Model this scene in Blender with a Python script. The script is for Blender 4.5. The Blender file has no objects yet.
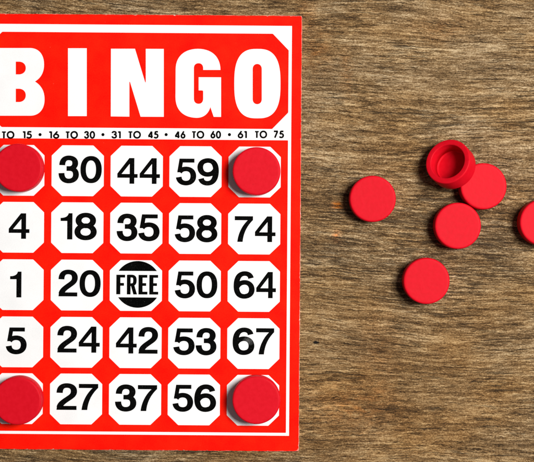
import bpy, bmesh, math, random
from mathutils import Vector, Matrix
from mathutils.geometry import tessellate_polygon

SC = bpy.context.scene
COL = SC.collection
R = math.radians
S = 0.0004            # metres per photograph pixel on the table
H = 0.60              # camera height above the table

# ------------------------------------------------------------------ camera
cam_d = bpy.data.cameras.new("camera")
cam = bpy.data.objects.new("camera", cam_d)
COL.objects.link(cam)
cam.location = (0, 0, H)
cam_d.sensor_width = 36
cam_d.lens = 36 * H / (534 * S)
cam_d.clip_start = 0.01
cam_d.clip_end = 50
SC.camera = cam

# ------------------------------------------------------------------ light
w = bpy.data.worlds.new("World")
SC.world = w
w.use_nodes = True
w.node_tree.nodes["Background"].inputs[0].default_value = (0.93, 0.97, 1.0, 1)
w.node_tree.nodes["Background"].inputs[1].default_value = 0.075

def area(name, loc, target, size, watts, col):
    l = bpy.data.lights.new(name, 'AREA')
    l.shape = 'DISK'
    l.size = size
    l.energy = watts
    l.color = col
    o = bpy.data.objects.new(name, l)
    COL.objects.link(o)
    o.location = loc
    o.rotation_euler = (Vector(target) - Vector(loc)).to_track_quat('-Z', 'Y').to_euler()
    return o
area("key_lamp", (0.43, 0.12, 0.79), (0.03, 0.0, 0), 0.36, 12.9, (1.0, 0.975, 0.94))

SC.view_settings.view_transform = 'Standard'
SC.view_settings.look = 'None'
SC.view_settings.exposure = 0.0
SC.view_settings.gamma = 1.0

# ------------------------------------------------------------------ helpers
def P(px, py, z=0.0):
    """point seen at a photograph pixel, at height z above the table"""
    k = (H - z) / H
    return Vector(((px - 267) * S * k, (231 - py) * S * k, z))

def tag(o, label=None, cat=None, group=None, kind=None):
    if label: o['label'] = label
    if cat: o['category'] = cat
    if group: o['group'] = group
    if kind: o['kind'] = kind
    return o

class NT:
    def __init__(s, name):
        s.m = bpy.data.materials.new(name)
        s.m.use_nodes = True
        s.t = s.m.node_tree
        s.b = s.t.nodes["Principled BSDF"]
        s.tc = s.t.nodes.new("ShaderNodeTexCoord")
    def n(s, typ, **kw):
        nd = s.t.nodes.new(typ)
        for k, v in kw.items(): setattr(nd, k, v)
        return nd
    def l(s, a, b): s.t.links.new(a, b)
    def set(s, sock, v):
        if isinstance(v, bpy.types.NodeSocket): s.l(v, sock)
        else: sock.default_value = v
    def math(s, op, a, b=0.0, c=0.0, clamp=False):
        nd = s.n("ShaderNodeMath", operation=op, use_clamp=clamp)
        s.set(nd.inputs[0], a); s.set(nd.inputs[1], b); s.set(nd.inputs[2], c)
        return nd.outputs[0]
    def mapping(s, vec, scale=(1, 1, 1), loc=(0, 0, 0), rot=(0, 0, 0)):
        nd = s.n("ShaderNodeMapping")
        s.l(vec, nd.inputs[0])
        nd.inputs['Location'].default_value = loc
        nd.inputs['Rotation'].default_value = rot
        nd.inputs['Scale'].default_value = scale
        return nd.outputs[0]
    def noise(s, vec, scale=1, detail=4, rough=0.5, dist=0.0):
        nd = s.n("ShaderNodeTexNoise")
        s.l(vec, nd.inputs['Vector'])
        nd.inputs['Scale'].default_value = scale
        nd.inputs['Detail'].default_value = detail
        nd.inputs['Roughness'].default_value = rough
        nd.inputs['Distortion'].default_value = dist
        return nd.outputs[0]
    def ramp(s, fac, stops, interp='LINEAR'):
        nd = s.n("ShaderNodeValToRGB")
        cr = nd.color_ramp
        cr.interpolation = interp
        while len(cr.elements) < len(stops): cr.elements.new(0.5)
        for e, (p, c) in zip(cr.elements, stops):
            e.position = p
            e.color = (c, c, c, 1) if isinstance(c, (int, float)) else (*c, 1)
        s.l(fac, nd.inputs[0])
        return nd.outputs[0]
    def mix(s, fac, a, b, mode='MIX'):
        nd = s.n("ShaderNodeMix", data_type='RGBA', blend_type=mode)
        s.set(nd.inputs[0], fac)
        for i, v in ((6, a), (7, b)):
            if isinstance(v, tuple): v = (*v[:3], 1)
            s.set(nd.inputs[i], v)
        return nd.outputs[2]
    def spot(s, vec, px, py, rx, ry):
        """soft mask round one place, 1 at its centre"""
        p = P(px, py)
        a = s.mapping(vec, (1 / (rx * S), 1 / (ry * S), 1), (-p.x / (rx * S), -p.y / (ry * S), 0))
        nd = s.n("ShaderNodeVectorMath", operation='LENGTH')
        s.l(a, nd.inputs[0])
        return s.math('SUBTRACT', 1.0, nd.outputs['Value'], clamp=True)
    def bump(s, h, dist, strength=1.0, nrm=None):
        nd = s.n("ShaderNodeBump")
        nd.inputs['Strength'].default_value = strength
        nd.inputs['Distance'].default_value = dist
        s.l(h, nd.inputs['Height'])
        if nrm: s.l(nrm, nd.inputs['Normal'])
        return nd.outputs[0]

# ------------------------------------------------------------------ materials
def wood_material():
    k = NT("weathered_wood")
    pos = k.tc.outputs['Object']
    flat = k.mapping(pos, (1 / S, 1 / S, 0))            # now in photograph pixels
    # slow bending
    bend = k.noise(k.mapping(flat, (0.0038, 0.0070, 1), (3.1, 7.7, 0)), 1, 1, 0.4)
    bend2 = k.noise(k.mapping(flat, (0.022, 0.035, 1), (9.0, 1.0, 0)), 1, 2, 0.5)
    sep = k.n("ShaderNodeSeparateXYZ"); k.l(flat, sep.inputs[0])
    y = k.math('ADD', sep.outputs[1], k.math('MULTIPLY', k.math('SUBTRACT', bend, 0.5), 44))
    y = k.math('ADD', y, k.math('MULTIPLY', k.math('SUBTRACT', bend2, 0.5), 2.2))
    jit = k.noise(k.mapping(flat, (0.22, 0.30, 1), (19.0, 1.0, 0)), 1, 3, 0.7)
    y = k.math('ADD', y, k.math('MULTIPLY', k.math('SUBTRACT', jit, 0.5), 3.2))
    y = k.math('ADD', y, k.math('MULTIPLY', sep.outputs[0], 0.05))
    com = k.n("ShaderNodeCombineXYZ")
    k.l(sep.outputs[0], com.inputs[0]); k.l(y, com.inputs[1])
    v = com.outputs[0]
    broad = k.noise(k.mapping(v, (0.011, 0.040, 1), (5, 2, 0)), 1, 4, 0.6)
    bands = k.noise(k.mapping(v, (0.010, 0.19, 1), (1, 8, 0)), 1, 4, 0.6)
    fibre = k.noise(k.mapping(v, (0.055, 0.50, 1), (2, 3, 0)), 1, 6, 0.72)
    fine = k.noise(k.mapping(v, (0.20, 1.2, 1), (4, 6, 0)), 1, 3, 0.7)
    grit = k.noise(k.mapping(flat, (0.55, 0.8, 1), (4, 6, 0)), 1, 4, 0.85)
    crk = k.noise(k.mapping(v, (0.020, 0.42, 1), (11, 5, 0)), 1, 3, 0.65)
    crk2 = k.noise(k.mapping(v, (0.050, 0.85, 1), (21, 15, 0)), 1, 4, 0.68)
    dens = k.noise(k.mapping(v, (0.014, 0.030, 1), (31, 5, 0)), 1, 3, 0.6)   # where the wood has opened up
    thr = k.math('MULTIPLY', k.math('SUBTRACT', dens, 0.5), 0.30)
    thr = k.math('ADD', thr, k.math('MULTIPLY', k.spot(pos, 440, 235, 190, 110), 0.075))
    crack = k.ramp(k.math('SUBTRACT', crk, thr), [(0.33, 1.0), (0.40, 0.0)])
    crack2 = k.ramp(k.math('SUBTRACT', crk2, thr), [(0.35, 1.0), (0.44, 0.0)])
    crackm = k.math('MAXIMUM', crack, k.math('MULTIPLY', crack2, 0.75))
    h = k.math('MULTIPLY', fibre, 0.42)
    h = k.math('ADD', h, k.math('MULTIPLY', bands, 0.24))
    h = k.math('ADD', h, k.math('MULTIPLY', fine, 0.26))
    h = k.math('ADD', h, k.math('MULTIPLY', grit, 0.42))
    h = k.math('ADD', h, k.math('MULTIPLY', broad, 0.17))
    tone = k.math('SUBTRACT', h, 0.236)
    col = k.ramp(tone, [(0.37, (0.026, 0.0138, 0.0046)), (0.445, (0.090, 0.050, 0.0190)),
                        (0.50, (0.202, 0.117, 0.047)), (0.55, (0.355, 0.232, 0.112)),
                        (0.62, (0.64, 0.475, 0.275))])
    # warm and grey drifts
    hue = k.noise(k.mapping(flat, (0.012, 0.022, 1), (7, 31, 0)), 1, 4, 0.6)
    warm = k.ramp(hue, [(0.44, 0.0), (0.66, 1.0)])
    grey = k.ramp(hue, [(0.32, 1.0), (0.50, 0.0)])
    col = k.mix(k.math('MULTIPLY', warm, 0.6), col, k.mix(1.0, col, (1.0, 0.84, 0.58), 'MULTIPLY'))
    col = k.mix(k.math('MULTIPLY', grey, 0.3), col, k.mix(1.0, col, (0.90, 0.94, 1.08), 'MULTIPLY'))
    # a browner patch of the board
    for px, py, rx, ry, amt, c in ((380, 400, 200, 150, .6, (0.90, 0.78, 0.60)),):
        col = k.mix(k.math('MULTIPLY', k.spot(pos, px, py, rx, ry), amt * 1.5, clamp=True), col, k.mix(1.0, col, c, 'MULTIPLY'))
    # rusty stains
    strands = k.ramp(fibre, [(0.40, 0.25), (0.58, 1.0)])
    brk = k.ramp(k.noise(k.mapping(flat, (0.10, 0.16, 1)), 1, 4, 0.7), [(0.36, 0.0), (0.60, 1.0)])
    brk = k.math('MULTIPLY', brk, strands)
    for px, py, rx, ry, amt, c in ((315, 52, 26, 34, 1.0, (1.12, 0.70, 0.34)), (346, 72, 9, 34, 0.9, (1.12, 0.70, 0.34)),
                                   (357, 410, 60, 34, 0.9, (1.12, 0.70, 0.34)), (380, 350, 28, 60, .6, (1.12, 0.70, 0.34)),
                                   (337, 236, 7, 9, 1.2, (1.5, 0.7, 0.3)), (440, 30, 40, 20, .5, (1.2, .8, .5)),
                                   (306, 15, 14, 22, .9, (1.12, 0.70, 0.34))):
        m = k.math('MULTIPLY', k.math('MULTIPLY', k.spot(pos, px, py, rx, ry), brk), amt * 0.85, clamp=True)
        col = k.mix(m, col, k.mix(1.0, col, c, 'MULTIPLY'))
    m = k.math('MULTIPLY', k.math('MULTIPLY', k.spot(pos, 337.5, 206, 9, 6), brk), 2.6, clamp=True)
    col = k.mix(m, col, (0.50, 0.15, 0.015))
    col = k.mix(k.math('MULTIPLY', crackm, 0.80), col, (0.018, 0.010, 0.005))
    hole = k.math('MULTIPLY', k.math('SUBTRACT', k.spot(pos, 316, 342.5, 6.5, 3.4), k.math('MULTIPLY', grit, 0.95)), 5.0, clamp=True)
    col = k.mix(hole, col, (0.006, 0.004, 0.003))
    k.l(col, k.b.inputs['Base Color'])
    k.b.inputs['Roughness'].default_value = 0.72
    k.b.inputs['Specular IOR Level'].default_value = 0.25
    hh = k.math('SUBTRACT', h, k.math('MULTIPLY', crackm, 0.55))
    hh = k.math('SUBTRACT', hh, hole)
    k.l(k.bump(hh, 0.0010, 0.85), k.b.inputs['Normal'])
    return k.m

def print_material(name, c1, c2, rough, spec=0.35, specks=None, wear=None, speck_thr=0.30):
    """ink or bare card stock, faintly mottled; specks are dust and dirt"""
    k = NT(name)
    pos = k.tc.outputs['Object']
    flat = k.mapping(pos, (1 / S, 1 / S, 0))
    a = k.noise(flat, 0.9, 3, 0.7)
    b = k.noise(flat, 0.035, 3, 0.6)
    f = k.math('ADD', k.math('MULTIPLY', a, 0.5), k.math('MULTIPLY', b, 0.5))
    col = k.mix(k.ramp(f, [(0.38, 0.0), (0.62, 1.0)]), c1, c2)
    if specks:
        s1 = k.noise(k.mapping(flat, (1, 1, 1), (40, 12, 0)), 0.55, 2, 0.5)
        m = k.ramp(s1, [(speck_thr - 0.10, 1.0), (speck_thr, 0.0)])
        col = k.mix(m, col, specks)
    if wear:
        s2 = k.noise(k.mapping(flat, (1, 1, 1), (70, 2, 0)), 0.7, 4, 0.8)
        m = k.math('MULTIPLY', k.ramp(s2, [(0.62, 0.0), (0.76, 1.0)]), 0.35)
        off = k.n("ShaderNodeVectorMath", operation='ADD')
        k.l(pos, off.inputs[0]); off.inputs[1].default_value = P(CX, CY)
        p = k.spot(off.outputs[0], 249.5, 340, 6.5, 5)
        s3 = k.ramp(k.noise(k.mapping(flat, (2.4, .5, 1), (0, 0, 0), (0, 0, .7)), 0.8, 4, 0.8), [(0.40, 0.0), (0.6, 1.0)])
        m = k.math('MAXIMUM', m, k.math('MULTIPLY', k.math('MULTIPLY', p, 0.38, clamp=True), s3))
        col = k.mix(m, col, wear)
    k.l(col, k.b.inputs['Base Color'])
    k.b.inputs['Roughness'].default_value = rough
    k.b.inputs['Specular IOR Level'].default_value = spec
    k.l(k.bump(a, 0.00006, 0.5), k.b.inputs['Normal'])
    return k.m

def plastic_material():
    k = NT("red_plastic")
    pos = k.tc.outputs['Object']
    flat = k.mapping(pos, (1 / S, 1 / S, 1 / S))
    a = k.noise(flat, 0.25, 4, 0.6)
    b = k.noise(flat, 2.2, 3, 0.6)
    oi = k.n("ShaderNodeObjectInfo")
    off = k.n("ShaderNodeVectorMath", operation='SCALE'); 
    k.l(pos, off.inputs[0]); off.inputs[3].default_value = 1 / S
    add = k.n("ShaderNodeVectorMath", operation='ADD')
    k.l(off.outputs[0], add.inputs[0])
    c3 = k.n("ShaderNodeCombineXYZ")
    k.l(k.math('MULTIPLY', oi.outputs['Random'], 400), c3.inputs[0])
    k.l(c3.outputs[0], add.inputs[1])
    d = k.noise(add.outputs[0], 0.42, 2, 0.5)
    col = k.mix(k.ramp(a, [(0.35, 0.0), (0.65, 1.0)]), (0.585, 0.0030, 0.012), (0.625, 0.0042, 0.015))
    col = k.mix(k.math('MULTIPLY', k.ramp(d, [(0.24, 1.0), (0.30, 0.0)]), 0.35), col, (0.25, 0.004, 0.012))
    k.l(col, k.b.inputs['Base Color'])
    k.l(k.ramp(a, [(0.3, 0.48), (0.7, 0.53)]), k.b.inputs['Roughness'])
    k.b.inputs['Specular IOR Level'].default_value = 0.08
    h = k.math('ADD', k.math('MULTIPLY', b, 0.4), a)
    k.l(k.bump(h, 0.00012, 0.35), k.b.inputs['Normal'])
    return k.m

CX, CY = 150.0, 232.0         # photograph pixel the card is turned about
M_WOOD = wood_material()
M_RED = print_material("red_ink", (0.84, 0.0030, 0.0005), (0.95, 0.0125, 0.0018), 0.6, 0.04, (0.80, 0.10, 0.06), None, 0.245)
M_WHITE = print_material("white_card_stock", (0.80, 0.80, 0.805), (0.88, 0.88, 0.885), 0.6, 0.08, (0.60, 0.57, 0.53), None, 0.245)
M_PAPER = print_material("bare_card_edge", (0.70, 0.09, 0.055), (0.80, 0.36, 0.28), 0.8, 0.1, (0.85, 0.74, 0.66), None, 0.40)
M_BLACK = print_material("black_ink", (0.0015, 0.0015, 0.0015), (0.004, 0.004, 0.004), 0.7, 0.0, None, (0.42, 0.42, 0.42))
M_CHIP = plastic_material()

# ------------------------------------------------------------------ table
def table():
    bm = bmesh.new()
    bmesh.ops.create_cube(bm, size=1.0)
    for v_ in bm.verts:
        v_.co.x *= 0.9; v_.co.y *= 0.7; v_.co.z = (v_.co.z - 0.5) * 0.03
    bmesh.ops.bevel(bm, geom=bm.edges[:], offset=0.002, segments=2, affect='EDGES')
    me = bpy.data.meshes.new("tabletop")
    bm.to_mesh(me); bm.free()
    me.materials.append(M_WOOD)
    o = bpy.data.objects.new("tabletop", me)
    COL.objects.link(o)
    tag(o, kind='structure')
table()

# ------------------------------------------------------------------ the bingo card
ROT = R(0.42)                 # the card lies turned clockwise by this much
T = 0.0011                    # card thickness
card = bpy.data.objects.new("bingo_card", None)
COL.objects.link(card)
base = P(CX, CY, 0)
card.location = base
card.rotation_euler = (0, 0, -ROT)
card.empty_display_size = 0.05
tag(card, "red and white bingo card with black numbers lying on the weathered wood", "bingo card")

def loc_of(px, py, z):
    """photograph pixel on the card -> the card's own coordinates"""
    p = P(px, py, z) - base
    c, s = math.cos(ROT), math.sin(ROT)
    return Vector((c * p.x - s * p.y, s * p.x + c * p.y, z))
def unrot(px, py):
    """photograph pixel -> upright card pixel"""
    dx, dy = px - CX, py - CY
    c, s = math.cos(ROT), math.sin(ROT)
    return (CX + c * dx + s * dy, CY - s * dx + c * dy)
def card_pt(u, v_, z):
    """upright card pixel -> card coordinates"""
    k = (H - z) / H
    return Vector(((u - CX) * S * k, (CY - v_) * S * k, z))

class Flat:
    """collects flat shapes in upright card pixels and links them as ONE mesh"""
    def __init__(s): s.v = []; s.f = []
    def poly(s, loops, z):
        pts = [[Vector((p[0], -p[1], 0)) for p in lp] for lp in loops]
        tris = tessellate_polygon(pts)
        flat = [p for lp in loops for p in lp]
        b = len(s.v)
        s.v += [card_pt(p[0], p[1], z) for p in flat]
        for t in tris:
            a, b_, c = (flat[i] for i in t)
            area2 = (b_[0] - a[0]) * (c[1] - a[1]) - (b_[1] - a[1]) * (c[0] - a[0])
            t = tuple(t) if area2 < 0 else tuple(reversed(t))
            s.f.append(tuple(b + i for i in t))
    def strip(s, left, right, z, closed=False):
        b = len(s.v); n = len(left)
        s.v += [card_pt(p[0], p[1], z) for p in left] + [card_pt(p[0], p[1], z) for p in right]
        for i in range(n if closed else n - 1):
            j = (i + 1) % n
            s.f.append((b + i, b + j, b + n + j, b + n + i))
    def build(s, name, mat, parent):
        me = bpy.data.meshes.new(name)
        me.from_pydata([tuple(v_) for v_ in s.v], [], s.f)
        me.materials.append(mat)
        bm = bmesh.new(); bm.from_mesh(me)
        for f in bm.faces:
            f.normal_update()
            if f.normal.z < 0: f.normal_flip()
        bm.to_mesh(me); bm.free()
        o = bpy.data.objects.new(name, me)
        COL.objects.link(o)
        o.parent = parent
        return o

def bez(p0, p1, p2, p3, n=14):
    out = []
    for i in range(1, n + 1):
        t = i / n; q = 1 - t
        out.append((q**3 * p0[0] + 3 * q*q*t * p1[0] + 3 * q*t*t * p2[0] + t**3 * p3[0],
                    q**3 * p0[1] + 3 * q*q*t * p1[1] + 3 * q*t*t * p2[1] + t**3 * p3[1]))
    return out
def path(d):
    """small SVG-like path: M, L, C with absolute numbers"""
    tk = d.replace(',', ' ').split(); pts = []; i = 0; cmd = None
    while i < len(tk):
        if tk[i] in 'MLC': cmd = tk[i]; i += 1
        if cmd in 'ML':
            pts.append((float(tk[i]), float(tk[i + 1]))); i += 2
        else:
            c = [float(x) for x in tk[i:i + 6]]; i += 6
            pts += bez(pts[-1], (c[0], c[1]), (c[2], c[3]), (c[4], c[5]))
    return pts
def superellipse(cx, cy, rx, ry, n=2.0, steps=64):
    out = []
    for i in range(steps):
        t = 2 * math.pi * i / steps
        c, s = math.cos(t), math.sin(t)
        out.append((cx + rx * math.copysign(abs(c) ** (2 / n), c), cy + ry * math.copysign(abs(s) ** (2 / n), s)))
    return out
def ribbon(pts, a, b):
    """both sides of a pen stroke: a = half width of upright strokes, b = of level ones"""
    L, Rr = [], []
    n = len(pts)
    for i in range(n):
        p, q = pts[max(0, i - 1)], pts[min(n - 1, i + 1)]
        tx, ty = q[0] - p[0], q[1] - p[1]
        d = math.hypot(tx, ty) or 1
        nx, ny = -ty / d, tx / d
        r = math.sqrt((a * nx) ** 2 + (b * ny) ** 2)
        L.append((pts[i][0] + nx * r, pts[i][1] + ny * r)); Rr.append((pts[i][0] - nx * r, pts[i][1] - ny * r))
    return L, Rr

NINE_A = "M 13 75 C 15 86 24 92.5 37 92.5 C 58 92.5 69.5 76 69.5 46 C 69.5 20 58 7.5 39 7.5 C 34.5 7.5 31 8.2 27 9.9"
NINE_B = "M 39 7.5 C 21 7.5 9.5 18 9.5 33 C 9.5 48 21 59.5 37 59.5 C 50 59.5 60 54 66 45"
def flip(pts, wd): return [(wd - x, 100 - y) for x, y in pts]
# bold grotesque figures, 100 high: (width, strokes, polygons with holes, rings)
FIG = {
 '0': (79, [], [[superellipse(39.5, 50, 39.5, 50, 2.25), superellipse(39, 50, 18.6, 33.4, 2.25)]]),
 '1': (45, [], [[path("M 43 1 L 29 1 C 27 13 16 18.5 0 18.5 L 0 30 L 24 30 L 24 98.5 L 43 98.5")]]),
 '2': (70, ["M 10 35 C 10 17 19 7.5 35 7.5 C 51 7.5 60 16 60 29 C 60 44 48 50 36 59 C 22 69 12 77 10.3 89"],
       [[[(-0.8, 98.5), (69.5, 98.5), (69.5, 83.5), (10, 83.5), (0.6, 86)]]]),
 '3': (72, ["M 12 34.5 C 12 18 21 7.5 36 7.5 C 51 7.5 60 15 60 27 C 60 39 50 46.8 38 46.8 L 28 46.8",
            "M 28 46.8 L 38 46.8 C 54 46.8 63 55 63 69 C 63 83 52 92.5 36 92.5 C 20 92.5 9.5 82 9.5 63.5"], []),
 '4': (76.5, [], [[[(45, 1), (64, 1), (64, 61.5), (76.5, 61.5), (76.5, 76), (64, 76), (64, 98.5), (46, 98.5), (46, 76), (0, 76), (0, 60)],
                   [(46.5, 23), (46.5, 61.5), (16, 61.5)]]]),
 '5': (73, ["M 11 51 C 16 43.5 25 39.5 36 39.5 C 53 39.5 64 50 64 66 C 64 82 53 92.5 36 92.5 C 20 92.5 10 84 8.5 70"],
       [[[(11, 1), (68, 1), (68, 16), (24, 16), (19.5, 43), (19, 52.5), (2.5, 52.5)]]]),
 '7': (68, [], [[path("M 0 1 L 68 1 L 68 15.5 C 48 36 33 62 30 98.5 L 10 98.5 C 13 66 28 36 48 16.5 L 0 16.5")]]),
 '8': (77, ['RING 39 27.7 26.2 20.2', 'RING 38.5 69.8 29.4 22.7'], []),
 '9': (79, [NINE_A, NINE_B], []),
 '6': (79, ['FLIP79 ' + NINE_A, 'FLIP79 ' + NINE_B], []),
}
# geometric light figures and letters for the range line
THIN = {
 'T': (56, ["M 28 10 L 28 99"], [[[(0, 1), (56, 1), (56, 21), (0, 21)]]]),
 'O': (102, ['RING 51 50 43.5 43.5'], []),
 '0': (66, ['RING 33 50 25.5 43.5'], []),
 '1': (30, ["M 22.5 1 L 22.5 99", "M 2 15 L 22 7.5"], []),
 '3': (58, ["M 7 28 C 8 14 16 7 27 7 C 39 7 47 14 47 25 C 47 37 40 45 24 45", "M 24 45 C 42 45 50 56 50 69 C 50 84 41 93 27 93 C 14 93 7 85 6 70"], []),
 '4': (68, ["M 49 4 L 49 99", "M 49 5 L 7 71", "M 2 73 L 67 73"], []),
 '5': (60, ["M 56 7.5 L 20 7.5", "M 21 2 L 13 48", "M 10 46 C 36 32 53 48 53 65 C 53 83 41 93 27 93 C 14 93 8 86 5 78"], []),
 '6': (62, ["M 44 1 L 11 54", 'RING 31.5 67 23.5 25.5'], []),
 '7': (60, ["M 2 7.5 L 57 7.5", "M 51 8 L 16 98"], []),
}
def glyph(fl, table_, ch, x, y, w_, h_, z, a, b):
    wd, strokes, polys = table_[ch]
    sx, sy = w_ / wd, h_ / 100.0
    m = lambda p: (x + p[0] * sx, y + p[1] * sy)
    zz = z
    for st in strokes:
        zz += 2e-6
        if st.startswith('RING'):
            cx, cy, rx, ry = (float(q) for q in st.split()[1:])
            fl.strip([m(p) for p in superellipse(cx, cy, rx + a, ry + b, 2.08)],
                     [m(p) for p in superellipse(cx, cy, rx - a, ry - b, 2.05)], zz, True)
            continue
        pts = path(st.replace('FLIP79 ', ''))
        if st.startswith('FLIP'): pts = flip(pts, 79)
        L, Q = ribbon(pts, a, b)
        fl.strip([m(p) for p in L], [m(p) for p in Q], zz)
    for lp in polys:
        zz += 2e-6
        fl.poly([[m(p) for p in l_] for l_ in lp], zz)

Z0 = T
Z_RED, Z_WH, Z_PANEL, Z_CELL, Z_INK = T + 2e-5, T + 4e-5, T + 6e-5, T + 8e-5, T + 1.0e-4

# board: a thick sheet whose cut edge is slightly ragged and rubbed
rnd = random.Random(5)
X0, X1, Y0, Y1 = -29.0, 300.6, 14.7, 450.3
def ragged(inset, amp, rc, seed, nibble=0.0, br=0.0):
    r = random.Random(seed); pts = []
    x0, x1, y0, y1 = X0 + inset, X1 - inset, Y0 + inset, Y1 - inset
    def run(ax, ay, bx, by, nx, ny):
        d = math.hypot(bx - ax, by - ay); n = int(d / 1.3); ph = r.random() * 9
        for i in range(n):
            t = i / n; q = t * d
            o = amp * (0.5 * math.sin(q * 0.11 + ph) + 0.35 * math.sin(q * 0.47 + 2 * ph) + r.uniform(-.6, .6))
            if nibble and r.random() < 0.03: o += nibble * r.uniform(.4, 1)
            pts.append((ax + (bx - ax) * t + nx * o, ay + (by - ay) * t + ny * o))
    def corner(cx, cy, a0):
        for i in range(5):
            a_ = a0 + math.pi / 2 * i / 5
            pts.append((cx + rc * math.cos(a_), cy + rc * math.sin(a_)))
    corner(x0 + rc, y0 + rc, math.pi); run(x0 + rc, y0, x1 - rc, y0, 0, 1)
    corner(x1 - rc, y0 + rc, -math.pi / 2); run(x1, y0 + rc, x1, y1 - rc, -1, 0)
    corner(x1 - rc - br, y1 - rc - br * 0.4, 0); run(x1 - rc - br, y1, x0 + rc, y1, 0, -1)
    corner(x0 + rc, y1 - rc, math.pi / 2); run(x0, y1 - rc, x0, y0 + rc, 1, 0)
    return pts
def build_board():
    out = ragged(0, 0.28, 1.6, 3)
    bm = bmesh.new()
    rings = []
    for z, g in ((1e-5, 0.35), (T * 0.25, 0.0), (T * 0.8, 0.0), (T, 0.45)):
        ring = []
        for (x, y) in out:
            cx, cy = (X0 + X1) / 2, (Y0 + Y1) / 2
            ring.append(bm.verts.new(card_pt(x - g * (x - cx) / 165, y - g * (y - cy) / 218, z)))
        rings.append(ring)
    n = len(out)
    for a, b in zip(rings, rings[1:]):
        for i in range(n):
            bm.faces.new((a[i], a[(i + 1) % n], b[(i + 1) % n], b[i]))
    bm.faces.new(rings[-1]); bm.faces.new(list(reversed(rings[0])))
    bmesh.ops.recalc_face_normals(bm, faces=bm.faces[:])
    me = bpy.data.meshes.new("board")
    bm.to_mesh(me); bm.free()
    me.materials.append(M_PAPER)
    o = bpy.data.objects.new("board", me)
    COL.objects.link(o); o.parent = card
    return o
build_board()

# red border printed to the edge
f = Flat(); f.poly([ragged(0.24, 0.16, 1.8, 11, 0.8, 1.0)], Z_RED); f.build("red_border", M_RED, card)

def rect(x0, y0, x1, y1): return [(x0, y0), (x1, y0), (x1, y1), (x0, y1)]
def chamfer(x0, y0, x1, y1, c, cy=None, rnd_=0.0):
    cy = cy or c
    pts = [(x0 + c, y0), (x1 - c, y0), (x1, y0 + cy), (x1, y1 - cy), (x1 - c, y1), (x0 + c, y1), (x0, y1 - cy), (x0, y0 + cy)]
    if not rnd_: return pts
    out = []
    n = len(pts)
    for i in range(n):
        p, q, r_ = Vector(pts[i - 1]), Vector(pts[i]), Vector(pts[(i + 1) % n])
        a_ = q + (p - q).normalized() * rnd_; b_ = q + (r_ - q).normalized() * rnd_
        for j in range(5):
            t = j / 4
            s_ = (1 - t) ** 2 * a_ + 2 * t * (1 - t) * q + t * t * b_
            out.append((s_.x, s_.y))
    return out
# white frame behind the two panels; its lines show round them
f = Flat(); f.poly([rect(-18.5, 24.9, 290.7, 434.8)], Z_WH); f.build("white_frame", M_WHITE, card)

# header panel with the word
f = Flat()
f.poly([chamfer(-15.0, 32.8, 287.6, 128.1, 16, 16.5, 0.8)], Z_PANEL)
header = f.build("header_panel", M_RED, card)
f = Flat(); f.poly([chamfer(-15.5, 139.3, 287.6, 431.9, 0.4)], Z_PANEL)
grid = f.build("grid_panel", M_RED, card)

def letters():
    def U(pts): return [unrot(*p) for p in pts]
    def add(loops, label):
        fl = Flat(); fl.poly([U(l_) for l_ in loops], Z_CELL)
        tag(fl.build("letter", M_WHITE, header), label)
    B = path("M -5 48 L 31 48 C 39.5 48.5 44.3 55 44.3 64.5 C 44.3 72.5 41 78 35.2 81.5 C 41.5 85.5 44.8 91 44.8 99.5 C 44.8 109 39.5 115.4 31 115.7 L -5 115.7")
    b1 = path("M 16 61.6 L 19.5 61.6 C 23.6 61.9 26 64.4 26 68 C 26 71.6 23.6 74.1 19.5 74.4 L 16 74.4")
    b2 = path("M 16 88.7 L 19.5 88.7 C 23.6 89 26 91.6 26 95.3 C 26 99 23.6 101.7 19.5 102 L 16 102")
    add([B, b1, b2], "white capital letter B with two small counters")
    add([rect(68.2, 48.2, 87.0, 116.1)], "white capital letter I")
    add([[(111.2, 48.7), (135.2, 48.7), (145.4, 82.3), (146, 82.3), (146, 48.8), (164, 48.9), (164, 116.8), (140.8, 116.7), (130.2, 81.8), (129.6, 81.8), (129.6, 116.6), (111, 116.4)]],
        "white capital letter N")
    G = path("M 220.7 69.9 L 203.4 69.9 L 203.4 68 C 203.3 65 201.6 63.2 198.8 63.2 C 195.9 63.2 194.2 65 194.1 68 L 194.1 98.9 C 194.2 101.9 195.9 103.8 198.8 103.8 C 201.6 103.8 203.3 101.9 203.4 98.9 L 203.4 91.2 C 203.2 90.6 202.6 90.4 202 90.4 L 198.9 90.4 L 198.9 77.2 L 221.3 77.3 L 221.3 116.9 L 213.9 116.8 L 210.6 107 C 208.5 114.5 203 118 196.4 117.8 C 183 117.4 175.7 109.5 175.7 97 L 175.9 69 C 176 57 184 48.9 198.2 48.8 C 212.4 48.9 220.5 57 220.7 69.9")
    add([G[:-1]], "white capital letter G")
    add([superellipse(257.6, 83.6, 23.1, 34.7, 2.75, 80),
         path("M 252.9 69 C 252.9 62.2 262.0 62.2 262.0 69 L 262.0 99.3 C 262.0 105.8 252.9 105.8 252.9 99.3")],
        "white capital letter O with a narrow slot counter")
letters()

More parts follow.
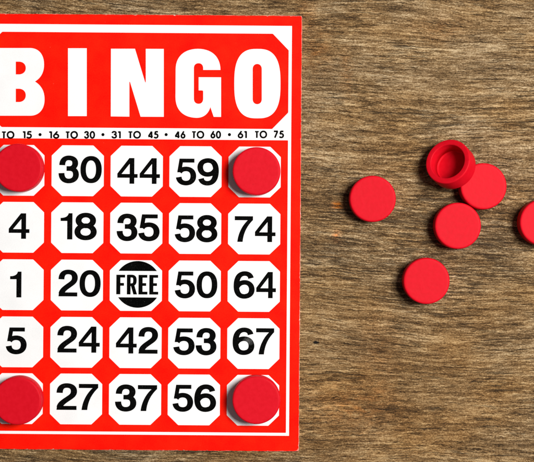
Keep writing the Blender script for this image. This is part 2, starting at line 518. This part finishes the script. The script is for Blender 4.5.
# strip with the number ranges
f = Flat(); f.poly([rect(-15.0, 128.5, 287.4, 139.0)], Z_PANEL - 1e-5)
strip = f.build("range_strip", M_WHITE, card)
def range_text(items, label):
    fl = Flat()
    for ch, x0, x1, yt in items:
        x, y = unrot((x0 + x1) / 2, yt + 3.55)
        wv, hv = x1 - x0, 7.1
        if ch == '.':
            fl.poly([superellipse(x, y, 1.35, 1.35, 2, 20)], Z_INK)
        elif len(ch) == 2:
            g = 1.1
            tot = THIN[ch[0]][0] + THIN[ch[1]][0]
            k = (wv - g) / tot
            x_ = x - wv / 2
            for c in ch:
                wc = THIN[c][0] * k
                glyph(fl, THIN, c, x_, y - hv / 2, wc, hv, Z_INK, 0.84 / k, 12.0)
                x_ += wc + g
        else:
            glyph(fl, THIN, ch, x - wv / 2, y - hv / 2, wv, hv, Z_INK, 0.84 / (wv / THIN[ch][0]), 12.0)
    tag(fl.build("range_text", M_BLACK, strip), label)
range_text([('1', -9.5, -7.2, 131.3), ('TO', 2.2, 14.4, 131.3), ('15', 23, 32, 131.2)], "small black lettering 1 TO 15")
range_text([('16', 49.3, 59.4, 131.3), ('TO', 66, 77.9, 131.3), ('30', 84.7, 95.1, 131.3)], "small black lettering 16 TO 30")
range_text([('31', 112, 120.9, 131.2), ('TO', 128.7, 140.9, 131.2), ('45', 148.4, 158.5, 131.2)], "small black lettering 31 TO 45")
range_text([('46', 175.2, 185.4, 131.2), ('TO', 192.3, 204.2, 131.1), ('60', 211, 221, 131.1)], "small black lettering 46 TO 60")
range_text([('61', 238.1, 247, 131.0), ('TO', 255.2, 267.1, 130.9), ('75', 273.9, 284, 130.8)], "small black lettering 61 TO 75")
for dx in (40.3, 103.2, 166.4, 229.7):
    fl = Flat(); x, y = unrot(dx, 134.6)
    fl.poly([superellipse(x, y, 1.55, 1.55, 2, 20)], Z_INK); fl.build("dot", M_BLACK, strip)

# number squares: photograph-pixel corner of each, then the figures' box
COLX = [-7.4, 52.0, 111.0, 169.8, 228.9]
ROWY = [145.6, 202.6, 260.0, 317.2, 373.9]
NUM = {
 (1, 0): ('30', 59.2, 102.0, 155.9, 183.1), (2, 0): ('44', 117.6, 160.2, 157.8, 184.2), (3, 0): ('59', 176.8, 218.7, 158.4, 185.2),
 (0, 1): ('4', 9.0, 29.7, 213.0, 239.2), (1, 1): ('18', 60.8, 96.5, 213.0, 239.9), (2, 1): ('35', 117.3, 159.3, 214.0, 240.9),
 (3, 1): ('58', 175.6, 217.2, 215.2, 242.0), (4, 1): ('74', 234.9, 275.8, 216.0, 242.4),
 (0, 2): ('1', 10.3, 22.2, 271.3, 297.8), (1, 2): ('20', 59.0, 100.9, 270.0, 296.9),
 (3, 2): ('50', 175.6, 217.6, 271.3, 298.2), (4, 2): ('64', 234.2, 276.2, 271.6, 298.5),
 (0, 3): ('5', 6.7, 26.4, 327.2, 354.0), (1, 3): ('24', 57.8, 100.0, 326.2, 353.0), (2, 3): ('42', 116.2, 158.0, 327.2, 354.0),
 (3, 3): ('53', 174.2, 216.2, 328.2, 355.0), (4, 3): ('67', 233.2, 274.4, 327.9, 354.8),
 (1, 4): ('27', 57.0, 98.4, 383.6, 410.4), (2, 4): ('37', 115.7, 157.3, 384.8, 411.4), (3, 4): ('56', 173.4, 216.0, 384.6, 411.6),
}
for ci in range(5):
    for ri in range(5):
        fl = Flat()
        u = COLX[ci] + 0.005; 
        v_ = ROWY[ri]
        fl.poly([chamfer(u - 0.6 if ci else u, v_ + 0.3, u + 51.6, v_ + 51.0, 10.6, 10.3, 0.5)], Z_CELL)
        nm = NUM.get((ci, ri))
        sq = fl.build("number_square", M_WHITE, card)
        if nm:
            s_, x0, x1, y0, y1 = nm
            tag(sq, "white square printed with " + s_)
            x, y = unrot((x0 + x1) / 2, (y0 + y1) / 2)
            wv, hv = x1 - x0, y1 - y0
            fl = Flat()
            g = 2.0 if len(s_) == 2 else 0
            tot = sum(FIG[c][0] for c in s_)
            k = (wv - g) / tot
            x_ = x - wv / 2
            for c in s_:
                wc = FIG[c][0] * k
                glyph(fl, FIG, c, x_, y - hv / 2, wc, hv, Z_INK, 11.0, 8.7)
                x_ += wc + g
            fl.build("number", M_BLACK, sq)
        elif (ci, ri) == (2, 2):
            tag(sq, "white free square with a black disc and the word FREE")
            cx, cy, rr = *unrot(137.9, 284.4), 23.4
            fl = Flat()
            for s1, cut in ((-1, 13.4), (1, 13.0)):
                a0 = math.asin(cut / rr); pts = []
                for i in range(33):
                    a_ = a0 + (math.pi - 2 * a0) * i / 32
                    pts.append((cx + rr * math.cos(a_), cy + s1 * rr * math.sin(a_)))
                fl.poly([pts], Z_INK)
            fl.build("badge", M_BLACK, sq)
            fl = Flat()
            x, y = unrot(117.0, 274.7); hh_ = 19.6
            t = 3.7; th = 2.8
            def E(x, w_, full=True):
                fl.poly([[(x - .4, y), (x + w_, y), (x + w_, y + th), (x + t, y + th), (x + t, y + 8.2), (x + w_ - 1.1, y + 8.2), (x + w_ - 1.1, y + 8.2 + th), (x + t, y + 8.2 + th)]
                         + ([(x + t, y + hh_ - th), (x + w_ + .2, y + hh_ - th), (x + w_ + .2, y + hh_)] if full else [(x + t, y + hh_)]) + [(x - .4, y + hh_)]], Z_INK)
            E(x, 8.4, False)
            rx = x + 10.2
            fl.poly([[(rx, y), (rx + t, y), (rx + t, y + hh_), (rx, y + hh_)]], Z_INK)
            L, Q = ribbon(path(f"M {rx + 1} {y + 1.3} L {rx + 4.5} {y + 1.3} C {rx + 7.6} {y + 1.3} {rx + 8} {y + 3.2} {rx + 8} {y + 5.6} C {rx + 8} {y + 8.4} {rx + 7.2} {y + 9.9} {rx + 4.5} {y + 9.9} L {rx + 1} {y + 9.9}"), 1.75, 1.45)
            fl.strip(L, Q, Z_INK + 2e-6)
            fl.poly([[(rx + 3.9, y + 10.4), (rx + 7.3, y + 9.8), (rx + 10.2, y + hh_), (rx + 6.5, y + hh_)]], Z_INK + 4e-6)
            E(x + 22.2, 8.4); E(x + 33.0, 8.4)
            fl.build("word", M_BLACK, sq)

# ------------------------------------------------------------------ chips: shallow round plastic cups, laid face up
CR, CH, WALL = 22.9 * S, 0.0076, 0.00225
def cup_mesh():
    r, h, w_ = CR, CH, WALL
    e = 0.0007; prof = []
    prof += [(0.0, h - 0.00005), (r * 0.45, h - 0.00004), (r * 0.85, h - 0.00001)]
    for i in range(7):                      # rounded outer top edge
        a_ = math.pi / 2 * i / 6
        prof.append((r - e + e * math.sin(a_), h - e + e * math.cos(a_)))
    prof += [(r + 0.00002, h * 0.6), (r + 0.00003, 0.0009)]
    for i in range(6):                      # rolled lip
        a_ = math.pi / 2 * i / 5
        prof.append((r - 0.0005 + 0.0005 * math.cos(a_), 0.0005 - 0.0005 * math.sin(a_)))
    for i in range(5):
        a_ = math.pi / 2 * i / 4
        prof.append((r - w_ + 0.0004 - 0.0004 * math.sin(a_), 0.0004 - 0.0004 * math.cos(a_)))
    prof += [(r - w_ - 0.0001, 0.0025), (r - w_ - 0.0003, h - 0.0017)]
    for i in range(6):
        a_ = math.pi / 2 * i / 5
        prof.append((r - w_ - 0.0003 - 0.0007 * (1 - math.cos(a_)), h - 0.0017 + 0.0007 * math.sin(a_)))
    prof += [(r * 0.4, h - 0.0010), (0.0, h - 0.0010)]
    bm = bmesh.new(); N = 96; rings = []
    for (pr, pz) in prof:
        if pr == 0.0: rings.append([bm.verts.new((0, 0, pz))])
        else: rings.append([bm.verts.new((pr * math.cos(2 * math.pi * i / N), pr * math.sin(2 * math.pi * i / N), pz)) for i in range(N)])
    for a, b in zip(rings, rings[1:]):
        for i in range(N):
            j = (i + 1) % N
            if len(a) == 1: bm.faces.new((a[0], b[i], b[j]))
            elif len(b) == 1: bm.faces.new((a[j], a[i], b[0]))
            else: bm.faces.new((a[i], b[i], b[j], a[j]))
    bmesh.ops.recalc_face_normals(bm, faces=bm.faces[:])
    for f_ in bm.faces: f_.smooth = True
    me = bpy.data.meshes.new("bingo_chip")
    bm.to_mesh(me); bm.free()
    me.materials.append(M_CHIP)
    return me
chip0 = bpy.data.objects.new("bingo_chip", cup_mesh())
COL.objects.link(chip0)
used = [False]
def chip(px, py, z, k, label, group, rz=0.0, tilt=(0, 0)):
    o = chip0
    if used[0]:
        o = chip0.copy(); COL.objects.link(o)
    used[0] = True
    top = P(px, py, z + CH)
    o.location = (top.x, top.y, z)
    o.rotation_euler = (tilt[0], tilt[1], rz)
    o.scale = (k, k, 1)
    tag(o, label, "bingo chip", group)
    return o
ZC = T + 0.00013
GC = "chips covering squares of the card"
GT = "loose chips on the wood"
chip(256.5, 171.0, ZC, 1.035, "red round chip on the top right square of the card, beside 59 and above 74", GC, 0.4)
chip(18.0, 167.6, ZC, 1.035, "red round chip on the top left square of the card, beside 30 and above 4", GC, 1.9)
chip(256.3, 400.3, ZC, 1.035, "red round chip on the bottom right square of the card, beside 56 and below 67", GC, 2.8)
chip(17.2, 401.0, ZC, 1.035, "red round chip on the bottom left square of the card, beside 27 and below 5", GC, 4.1)
ZT = 0.00005
chip(372.8, 198.8, ZT, 1.0, "red chip lying alone on the wood, the loose one nearest the card", GT, 0.9)
chip(426.6, 281.0, ZT, 1.0, "red chip lying alone on the wood, lowest of the loose ones", GT, 2.2)
chip(458.0, 225.8, ZT, 1.0, "red chip flat on the wood just below the tilted open cup and touching its neighbour", GT, 3.3)
under = chip(483.6, 186.2, ZT, 1.0, "red chip flat on the wood with the open cup leaning on its edge", GT, 5.0)
chip(543.0, 222.5, ZT, 1.0, "red chip cut off by the right edge of the picture", GT, 0.2)

# the upturned cup leaning on its neighbour: solved so that it touches wood and chip
th = R(32)
cup = chip0.copy(); COL.objects.link(cup)
cup.scale = (1, 1, 1)
tag(cup, "hollow red chip turned open side up, tilted against another chip's edge", "bingo chip", GT)
d = Vector((0.835, -0.55, 0)).normalized()           # direction towards the chip it leans on
ax = Vector((-d.x * math.sin(th), -d.y * math.sin(th), math.cos(th)))   # the way its mouth points
tang = Vector((d.x * math.cos(th), d.y * math.cos(th), math.sin(th)))   # up the slope of its closed face
side = ax.cross(tang)
gap = CH / math.tan(th) - CR * math.cos(th)
bottom = under.location - d * (CR + gap)
bottom.z = CR * math.sin(th) + 0.00008
# own +z is the closed face, so the mouth points along -z
M = Matrix((tang, -side, -ax)).transposed().to_4x4()
M.translation = bottom + ax * CH
cup.matrix_world = M
